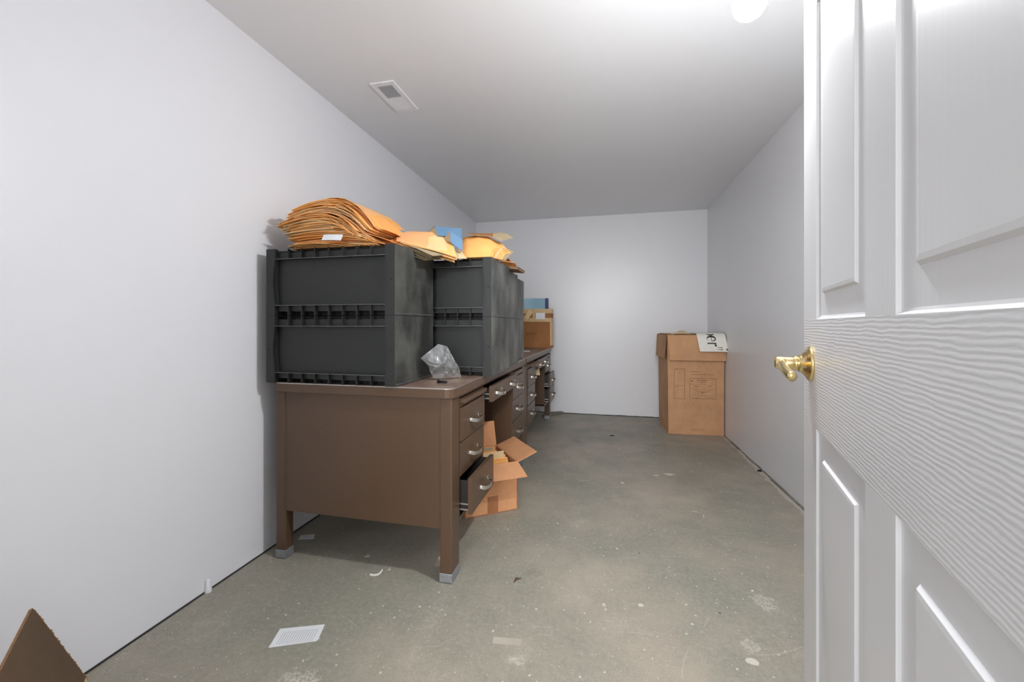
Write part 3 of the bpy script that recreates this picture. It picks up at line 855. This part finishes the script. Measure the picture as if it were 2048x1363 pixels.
for k in range(16):
    c0 = .03 + k * .018
    lean = rr.uniform(.01, .035); hh = rr.uniform(.245, .285); x0, x1 = .02 + rr.uniform(0, .03), BW - .02 - rr.uniform(0, .03)
    p = [A + L3(x0, c0, .008), A + L3(x1, c0, .008), A + L3(x1, c0 + lean, hh), A + L3(x0, c0 + lean, hh + rr.uniform(-.012, .012))]
    n = (p[1] - p[0]).cross(p[3] - p[0]).normalized() * .003
    b = MB(); b.prism(p, n, (ENV + [M['env_pale'], M['env_under']])[k % 7])
    tag(b.build('manila_envelope'), 'pale manila envelope filed upright in the open box on the floor', 'envelope', 'envelopes filed in the floor box')

# ----------------------------------------------------- tall box at right
bx = empty('cardboard_box', (.565, 4.075, 0)); tag(bx, 'tall kraft cardboard box standing in the right back corner', 'box')
bx.rotation_euler = (0, 0, math.radians(2.2))
w0, d0, hh = .482, .52, .925
k1 = M['kraft']
def ringpts(z, e): return [Vector((-e, -e, z)), Vector((w0 + e * .2, -e, z)), Vector((w0 + e * .2, d0 + e, z)), Vector((-e, d0 + e, z))]
b = MB()
r0, r1, r2 = ringpts(.001, 0), ringpts(.45, .004), ringpts(hh, .012)
for ra, rb in ((r0, r1), (r1, r2)):
    for k in range(4):
        b.add([ra[k], ra[(k + 1) % 4], rb[(k + 1) % 4], rb[k]], [(0, 1, 2, 3)], k1)
    t_ = .006
ri = [Vector((t_, t_, hh)), Vector((w0 - t_, t_, hh)), Vector((w0 - t_, d0 - t_, hh)), Vector((t_, d0 - t_, hh))]
rj = [v - Vector((0, 0, .25)) for v in ri]
for k in range(4):
    b.add([r2[k], r2[(k + 1) % 4], ri[(k + 1) % 4], ri[k]], [(0, 1, 2, 3)], M['kraft_edge'])
    b.add([ri[k], ri[(k + 1) % 4], rj[(k + 1) % 4], rj[k]], [(0, 1, 2, 3)], k1)
b.add(rj, [(0, 1, 2, 3)], k1); b.add(r0, [(3, 2, 1, 0)], k1)
b.build('box_body', bx)
# front flap folded down outside, left flap folded down, rear flap folded flat over the top
b = MB(); b.prism([(-.012, -.020, hh), (w0 + .006, -.018, hh), (w0 + .008, -.040, .690), (.006, -.044, .692)], (0, -.006, 0), k1, M['kraft_edge']); b.build('front_flap', bx)
b = MB(); b.prism([(-.018, -.010, hh), (-.018, d0, hh), (-.030, d0 - .01, .70), (-.030, .010, .70)], (-.005, 0, 0), k1, M['kraft_edge']); b.build('side_flap', bx)
b = MB(); b.prism([(-.004, .06, hh + .001), (w0 * .9, .06, hh + .001), (w0 * .9, d0, hh + .001), (-.004, d0, hh + .001)], (0, 0, .006), k1, M['kraft_edge']); b.build('top_flap', bx)
# printing on the front
def front_pt(px, py):
    """pixel -> box-local point on the front face"""
    d = ray(px, py); o = Vector((0, 0, CAM_Z)); c, s = math.cos(math.radians(2.2)), math.sin(math.radians(2.2))
    ax = Vector((c, s, 0)); nrm = Vector((-s, c, 0)); org = Vector((.565, 4.075, 0))
    tt = (org - o).dot(nrm) / d.dot(nrm); p = o + d * tt - org
    return p.dot(ax), p.z
b = MB()
def line(x0, z0, x1, z1, w_):
    v = Vector((x1 - x0, 0, z1 - z0)); n = Vector((-v.z, 0, v.x)).normalized() * w_ / 2
    y = lambda z: -(.004 * z / .45 if z < .45 else .004 + .008 * (z - .45) / .475) - .0012
    a, c = Vector((x0, y(z0), z0)), Vector((x1, y(z1), z1))
    b.add([a - n, c - n, c + n, a + n], [(0, 1, 2, 3)], M['ink'])
def rect(px0, py0, px1, py1, w_=.0022):
    x0, z0 = front_pt(px0, py0); x1, z1 = front_pt(px1, py1)
    for q in ((x0, z0, x1, z0), (x1, z0, x1, z1), (x1, z1, x0, z1), (x0, z1, x0, z0)): line(*q, w_)
def dash(px0, px1, py, w_=.004, seed=0):
    rr = random.Random(seed + int(px0 + py)); x0, z = front_pt(px0, py); x1, _ = front_pt(px1, py); x = x0
    while x < x1:
        l = rr.uniform(.006, .02); line(x, z, min(x1, x + l), z, w_ * rr.uniform(.5, 1)); x += l + rr.uniform(.002, .005)
rect(1348, 737, 1369, 797); dash(1348, 1369, 770, .003)
dash(1351, 1356, 738.5); dash(1356, 1366, 743, .002); dash(1351, 1357, 773); dash(1352, 1366, 778, .002)
dash(1380, 1397, 742, .005); dash(1380, 1431, 748, .003)
rect(1379, 756, 1432, 798)
dash(1382, 1386, 761, .014); dash(1394, 1416, 760, .004); dash(1400, 1411, 764, .004)
dash(1381, 1430, 768, .0018); dash(1387, 1399, 772, .005); dash(1416, 1424, 772, .005); dash(1381, 1430, 776, .0018)
dash(1386, 1425, 779, .003); dash(1393, 1420, 782.5, .003); dash(1402, 1410, 785, .006); dash(1385, 1430, 790, .0018); dash(1386, 1400, 795, .004); dash(1414, 1426, 795, .004)
dash(1380, 1408, 857, .004); dash(1382, 1406, 860, .004)
b.build('printed_panel', bx)
# plastic liner sticking out of the box top
def P(u, v): return Vector((.60 + .17 * u, 4.12 + .12 * v, .928 + .030 * math.sin(u * math.pi) * math.sin(v * math.pi * .8 + .3) + .010 * math.sin(u * 9 + v * 4) * math.sin(v * 3.14)))
tag(sheet(P, 12, 6, .0015, M['env_pale']).build('paper_wad'), 'crumpled cream paper on top of the tall box, left of the lettered card', 'paper')
# curled white card with lettering
cdir = Vector((1, 0, 0))
def card_pt(a, s):
    """a across (0..1), s down the curl (0..1)"""
    Lr = .36
    fl = .20                                  # flat part on the box
    dist = s * (.20 + .20)
    if dist < fl: y = 4.30 - dist; z = .942 - .000 * dist
    else:
        r = .055; arc = r * 1.35; e = dist - fl
        if e < arc: th_ = e / r; y = 4.10 - r * math.sin(th_); z = .942 - r * (1 - math.cos(th_))
        else:
            th_ = 1.35; e2 = e - arc; y = 4.10 - r * math.sin(th_) - math.cos(th_) * e2; z = .942 - r * (1 - math.cos(th_)) - math.sin(th_) * e2
    x = .795 + .24 * a + .035 * s * s * (1 - .0 * a)
    return Vector((x, y, z))
cd = sheet(lambda u, v: card_pt(u, v), 6, 28, .002, M['paper_warm'], M['paper_warm'])
cd_o = cd.build('poster_card'); tag(cd_o, 'curled white card with large black sideways lettering draped over the tall box', 'card')
def on_card(a, s):
    e = .01; p = card_pt(a, s); n = (card_pt(a + e, s) - card_pt(a - e, s)).cross(card_pt(a, s + e) - card_pt(a, s - e)).normalized()
    if n.y > 0 or n.z < -.9: n = -n
    if n.z < 0 and abs(n.y) < .2: n = -n
    return p + n * .0018
g = MB()
def glyph_poly(pts):     # strip of pairs [(a,s),(a,s)] outer / inner
    vs = []
    for (a0, s0), (a1, s1) in pts: vs += [on_card(a0, s0), on_card(a1, s1)]
    g.add(vs, [(2 * i, 2 * i + 1, 2 * i + 3, 2 * i + 2) for i in range(len(pts) - 1)], M['ink_black'])
# local letter frame: reading direction runs down the card (s), letter tops point to +a? (text turned a quarter clockwise)
S0, SK = .565, .315        # s at start of text, s per unit of advance
AB, AK = .33, .31        # a of the baseline, a per unit of x-height
def A_(x, y): return (AB + AK * y, S0 + SK * x)
def stroke(path, wf):
    pts = []
    if len(path) < 9: path = [tuple(path[i][j] + (path[i + 1][j] - path[i][j]) * k / 6 for j in (0, 1)) for i in range(len(path) - 1) for k in range(6)] + [path[-1]]
    n = len(path)
    for i, (x, y) in enumerate(path):
        dx = path[min(i + 1, n - 1)][0] - path[max(i - 1, 0)][0]; dy = path[min(i + 1, n - 1)][1] - path[max(i - 1, 0)][1]
        l = math.hypot(dx, dy) or 1; nx, ny = -dy / l, dx / l; w_ = wf(i / (n - 1)) / 2
        pts.append((A_(x + nx * w_, y + ny * w_), A_(x - nx * w_, y - ny * w_)))
    glyph_poly(pts)
# bowl tail of the letter before (p)
stroke([(.0 + .14 * math.cos(math.radians(a)), .5 + .46 * math.sin(math.radians(a))) for a in range(-70, 71, 10)], lambda t: .03 + .09 * math.sin(t * math.pi))
# e : quarter-turned serif letter
stroke([(.44 + .17 * math.cos(math.radians(a)), .5 + .47 * math.sin(math.radians(a))) for a in range(0, 321, 12)], lambda t: .03 + .10 * math.sin(min(1, t * 1.05) * math.pi) )
stroke([(.27, .52), (.62, .52)], lambda t: .07)
# r
stroke([(.78, .0), (.78, .95)], lambda t: .085); stroke([(.71, .0), (.87, .0)], lambda t: .04); stroke([(.71, .95), (.79, .95)], lambda t: .04)
stroke([(.80, .68), (.85, .88), (.92, .95)], lambda t: .04)
stroke([(.93 + .045 * math.cos(math.radians(a)), .86 + .10 * math.sin(math.radians(a))) for a in range(0, 361, 30)], lambda t: .07)
# closing quotes
for x in (1.10, 1.24): stroke([(x - .015, .95), (x, 1.55)], lambda t: .02 + .045 * t)
lt = g.build('lettering', cd_o)
# dark mark at the lower right corner of the card
g = MB(); g.add([on_card(.93, .93), on_card(1.0, .93), on_card(1.0, .975), on_card(.93, .975)], [(0, 1, 2, 3)], M['ink_black']); g.build('printed_mark', cd_o)

# -------------------------------------------- brown box on the far desk
y0 = 4.30
fb = empty('cardboard_box', (-.985, y0, .772)); tag(fb, 'brown taped cardboard box at the far end of the rear desk', 'box')
wb, hb, db = .418, .415, .17
b = MB(); b.box(0, wb, 0, db, 0, hb, M['kraft_dark']); b.build('box_body', fb, bevel=.004)
b = MB()
def wrap(z0, z1, m): b.box(-.001, wb + .001, -.0012, db + .001, z0, z1, m)
wrap(hb - .135, hb - .095, M['tape']); wrap(hb - .045, hb + .0012, M['tape'])
b.box(wb - .012, wb + .002, -.002, db, .03, hb - .12, M['tape']); b.box(.22, .245, -.0020, -.0005, hb - .10, hb - .04, M['tape']); b.box(wb - .09, wb - .07, -.0020, -.0005, hb - .10, hb - .04, M['tape'])
b.build('packing_tape', fb)
b = MB(); b.box(.252, .352, -.0032, -.0018, hb - .108, hb - .042, M['paper']); b.build('shipping_label', fb)
b = MB()
Tm = Matrix.Translation((.175, -.004, hb - .055)) @ Matrix.Rotation(math.radians(35), 4, 'Y')
b.box(-.022, .028, -.0012, .0012, -.055, .045, M['env_pale'], Tm); b.build('torn_sticker', fb)
def text(s, size, parent, loc, rot, mat, name='lettering', sx=1):
    c = bpy.data.curves.new(name, 'FONT'); c.body = s; c.size = size; c.extrude = .0003; c.offset = 0; c.align_x = 'LEFT'
    o = bpy.data.objects.new(name, c); COL.objects.link(o)
    bpy.context.view_layer.update(); dg = bpy.context.evaluated_depsgraph_get()
    me = bpy.data.meshes.new_from_object(o.evaluated_get(dg)); bpy.data.objects.remove(o)
    me.materials.clear(); me.materials.append(mat)
    o = bpy.data.objects.new(name, me); COL.objects.link(o); o.parent = parent; o.location = loc; o.rotation_euler = rot; o.scale = (sx, 1, 1)
    return o
text('DO SMART', .034, fb, (.146, -.0006, .140), (math.radians(90), 0, 0), M['ink'], sx=.72)
text('OLT', .030, fb, (.098, -.0006, .258), (math.radians(90), 0, 0), M['ink'], sx=.8)
# curved blue folder lying on it
zf = .772 + hb + .0025
b = MB()
n = 14
pts = []
for i in range(n + 1):
    s = i / n
    pts.append(Vector((-.97 + .335 * s, 4.345 + .05 * math.sin(s * math.pi) , 0)))
def P(u, v):
    i = min(n - 1, max(0, int(u * n))); f = u * n - i
    p = pts[i].lerp(pts[i + 1], f); return Vector((p.x, p.y, zf + .112 * v + .006 * v * math.sin(u * math.pi)))
bo = sheet(P, 14, 2, .003, M['blue_light']).build('ring_binder')
tag(bo, 'light blue binder with dark blue spine standing on the brown taped box', 'binder')
b = MB(); b.box(-.637, -.603, 4.335, 4.36, zf, zf + .112, M['blue_dark']); b.build('spine', bo)
# papers on the rear desk
b = MB(); b.box(-.10, .10, -.07, .07, 0, .003, M['paper'], Matrix.Rotation(.3, 4, 'Z'))
o = b.build('paper_sheet', None, (-.80, 3.75, .772)); tag(o, 'white paper lying on the rear desk between crates and taped box', 'paper')
# sheet caught under the centre drawer of the rear desk
b = MB(); Tm = Matrix.Translation((-.63, 3.60, .615)) @ Euler((math.radians(55), 0, math.radians(20))).to_matrix().to_4x4()
b.box(-.05, .05, -.05, .05, 0, .0015, M['env_pale'], Tm); tag(b.build('paper_sheet'), 'cream paper caught beneath the middle drawer of the rear desk', 'paper')

# ------------------------------------------- box flap at lower left corner
lb = empty('cardboard_box', (-1.27, .60, 0)); tag(lb, 'brown cardboard box with one pointed flap raised, against the left wall', 'box')
P0 = Vector((-1.300, .672, .362)); H1 = Vector((-1.268, .752, .140)); e1 = Vector((.79, -.61, 0))
def loc(v): return v - Vector((-1.27, .60, 0))
n = e1.cross(P0 - H1).normalized()
q_ = [loc(H1), loc(H1 + e1 * .33), loc(P0 + e1 * .33), loc(P0)]
b = MB(); b.prism(q_, n * -.006, M['kraft_flap'], M['kraft_edge'])
# torn, frayed board edge along the free side
rr = random.Random(4)
ed = (H1 - P0)
for k in range(26):
    s = k / 26; c = loc(P0 + ed * (s + .02)) - n * .003
    b.prism([c, c + ed * .06, c + ed * .03 + Vector((-.001 - rr.random() * .002, .001 + rr.random() * .003, 0))], -n * .004, M['kraft_edge'])
b.build('flap', lb)
back = Vector((-.61, -.79, 0))
c0, c1 = H1.copy(), H1 + e1 * .40; wbx = .13
pts = [Vector((c0.x, c0.y, .002)), Vector((c1.x, c1.y, .002)), Vector((c1.x, c1.y, .002)) + back * wbx, Vector((c0.x, c0.y, .002)) + back * wbx]
b = MB()
for k in range(4):
    a_, c_ = pts[k], pts[(k + 1) % 4]; inn = ((pts[0] + pts[1] + pts[2] + pts[3]) / 4 - (a_ + c_) / 2); inn = Vector((inn.x, inn.y, 0)).normalized() * .005
    b.prism([loc(a_), loc(c_), loc(c_ + inn), loc(a_ + inn)], (0, 0, .136), M['kraft_flap'])
b.prism([loc(p_) for p_ in pts], (0, 0, .004), M['kraft_flap'])
b.build('box_body', lb)
b = MB(); b.prism([loc(H1 + Vector((.002, .003, .0))), loc(H1 + e1 * .03 + Vector((.003, .004, 0))), loc(H1 + e1 * .03 + Vector((.004, .005, -.06))), loc(H1 + Vector((.008, .010, -.055)))], Vector((.002, .003, 0)), M['tape']); b.build('packing_tape', lb)

# ------------------------------------------------------ litter on the floor
def flat(name, label, cat, pix, m, th=.0009, z=.0006, parent=None):
    b = MB(); b.prism([on_z(a, c, z) for a, c in pix], (0, 0, th), m); o = b.build(name, parent)
    if label: tag(o, label, cat)
    return o
ps = flat('paper_sheet', 'printed white slip of paper on the floor in the foreground', 'paper', [(537, 1295), (560, 1257), (650, 1248), (636, 1279), (632, 1282), (622, 1283)], M['paper'])
b = MB()
for k in range(15):
    s = .08 + k * .058
    a0 = Vector((562 + 84 * s, 1263 - 8 * s)); a1 = Vector((546 + 86 * s, 1289 - 8.5 * s))
    p0, p1 = on_z(a0.x, a0.y, .0016), on_z(a1.x, a1.y, .0016); d = (p1 - p0).normalized(); nn = Vector((-d.y, d.x, 0)) * .0009
    b.add([p0 - nn, p1 - nn, p1 + nn, p0 + nn], [(0, 1, 2, 3)], M['ink_grey'])
b.build('printed_lines', ps)
flat('tape_strip', 'grey-brown strip of tape stuck to the floor in the middle foreground', 'tape', [(987, 1273), (1043, 1277), (1042, 1291), (985, 1286)], simple('dusty_tape', (176, 167, 155), .5))
cd2 = flat('business_card', 'small printed white card on the floor under the near desk', 'card', [(597, 1078), (602, 1070), (630, 1068), (627, 1077)], M['paper'])
b = MB()
for k in range(3):
    p0, p1 = on_z(604, 1071.5 + 1.7 * k, .0016), on_z(624, 1070 + 1.7 * k, .0016)
    b.add([p0, p1, p1 + Vector((0, .0014, 0)), p0 + Vector((0, .0014, 0))], [(0, 1, 2, 3)], M['ink_grey'])
b.build('printed_lines', cd2)
flat('card_chip', 'small dark triangular chip on the floor right of the desk leg', 'chip', [(1027, 1165), (1031, 1155), (1043, 1157), (1036, 1158.5)], M['kraft_flap'], .003)
# curled white scrap
def P(u, v):
    c = on_z(753, 1150, 0); a = math.radians(35)
    x = (u - .5) * .05; y = (v - .5) * .014 + .012 * (2 * u - 1) ** 2
    return Vector((c.x + x * math.cos(a) - y * math.sin(a), c.y + x * math.sin(a) + y * math.cos(a), .0015 + .010 * (2 * u - 1) ** 2 * u + .003 * (v - .5)**2))
tag(sheet(P, 10, 3, .0008, M['paper_warm']).build('paper_scrap'), 'curled white paper scrap on the floor in front of the desk', 'paper')
# dark lump near right wall
b = MB(); c = on_z(1519, 942, 0)
b.lathe([(0, .012), (.010, .010), (.014, .004), (.015, 0), (0, 0)], Matrix.Translation(c + Vector((0, 0, .0004))) @ Matrix.Diagonal((1, .7, 1, 1)), M['black_void'], 9, False)
tag(b.build('debris_lump'), 'small dark lump of debris on the floor beside the right wall', 'debris')
b = MB(); c = on_z(1224, 871, 0)
b.lathe([(0, .006), (.018, .004), (.022, 0), (0, 0)], Matrix.Translation(c + Vector((0, 0, .0004))) @ Matrix.Diagonal((1, .5, 1, 1)), M['black_void'], 9, False)
tag(b.build('debris_lump'), 'tiny dark flake on the bare floor in front of the back wall', 'debris')
# grey scrap of board by the back wall
b = MB(); p = [on_z(1083, 834, .0), on_z(1127, 827.5, .0), on_z(1123, 826, 0), on_z(1090, 828, 0)]
b.prism([v + Vector((0, 0, .002)) for v in p], (0, 0, .022), simple('grey_board', (116, 114, 104), .8))
tag(b.build('board_scrap'), 'grey scrap of board on the floor where rear desk meets back wall', 'board')
# little peg of paint where wall meets floor on the left
b = MB(); c = Vector((lx(1.565) + .012, on_z(414, 1183, 0).y, 0))
b.lathe([(.012, 0), (.013, .012), (.009, .020), (.0085, .045), (.004, .05), (0, .05)], Matrix.Translation(c + Vector((0, 0, .0005))), M['wall'], 16)
tag(b.build('wall_peg'), 'short white peg standing at the foot of the left wall', 'peg')

# ----------------------------------------------------------------- lights
w = bpy.data.worlds.new('hallway_ambient_fill'); S.world = w; w.use_nodes = True  # uniform ambient fill added to enter by the doorway
w.node_tree.nodes['Background'].inputs[0].default_value = (.97, .98, 1, 1)
w.node_tree.nodes['Background'].inputs[1].default_value = .8
hl = bpy.data.lights.new('hallway_fill_light', 'AREA'); hl.shape = 'RECTANGLE'; hl.size = 2.4; hl.size_y = 1.8; hl.energy = 190; hl.color = (.97, .985, 1)  # unseen fill light added behind the camera to even out the room
ho = bpy.data.objects.new('hallway_fill_light', hl); COL.objects.link(ho); ho.location = (-.5, -3.4, 1.7); ho.rotation_euler = (math.radians(87), 0, math.radians(-3))
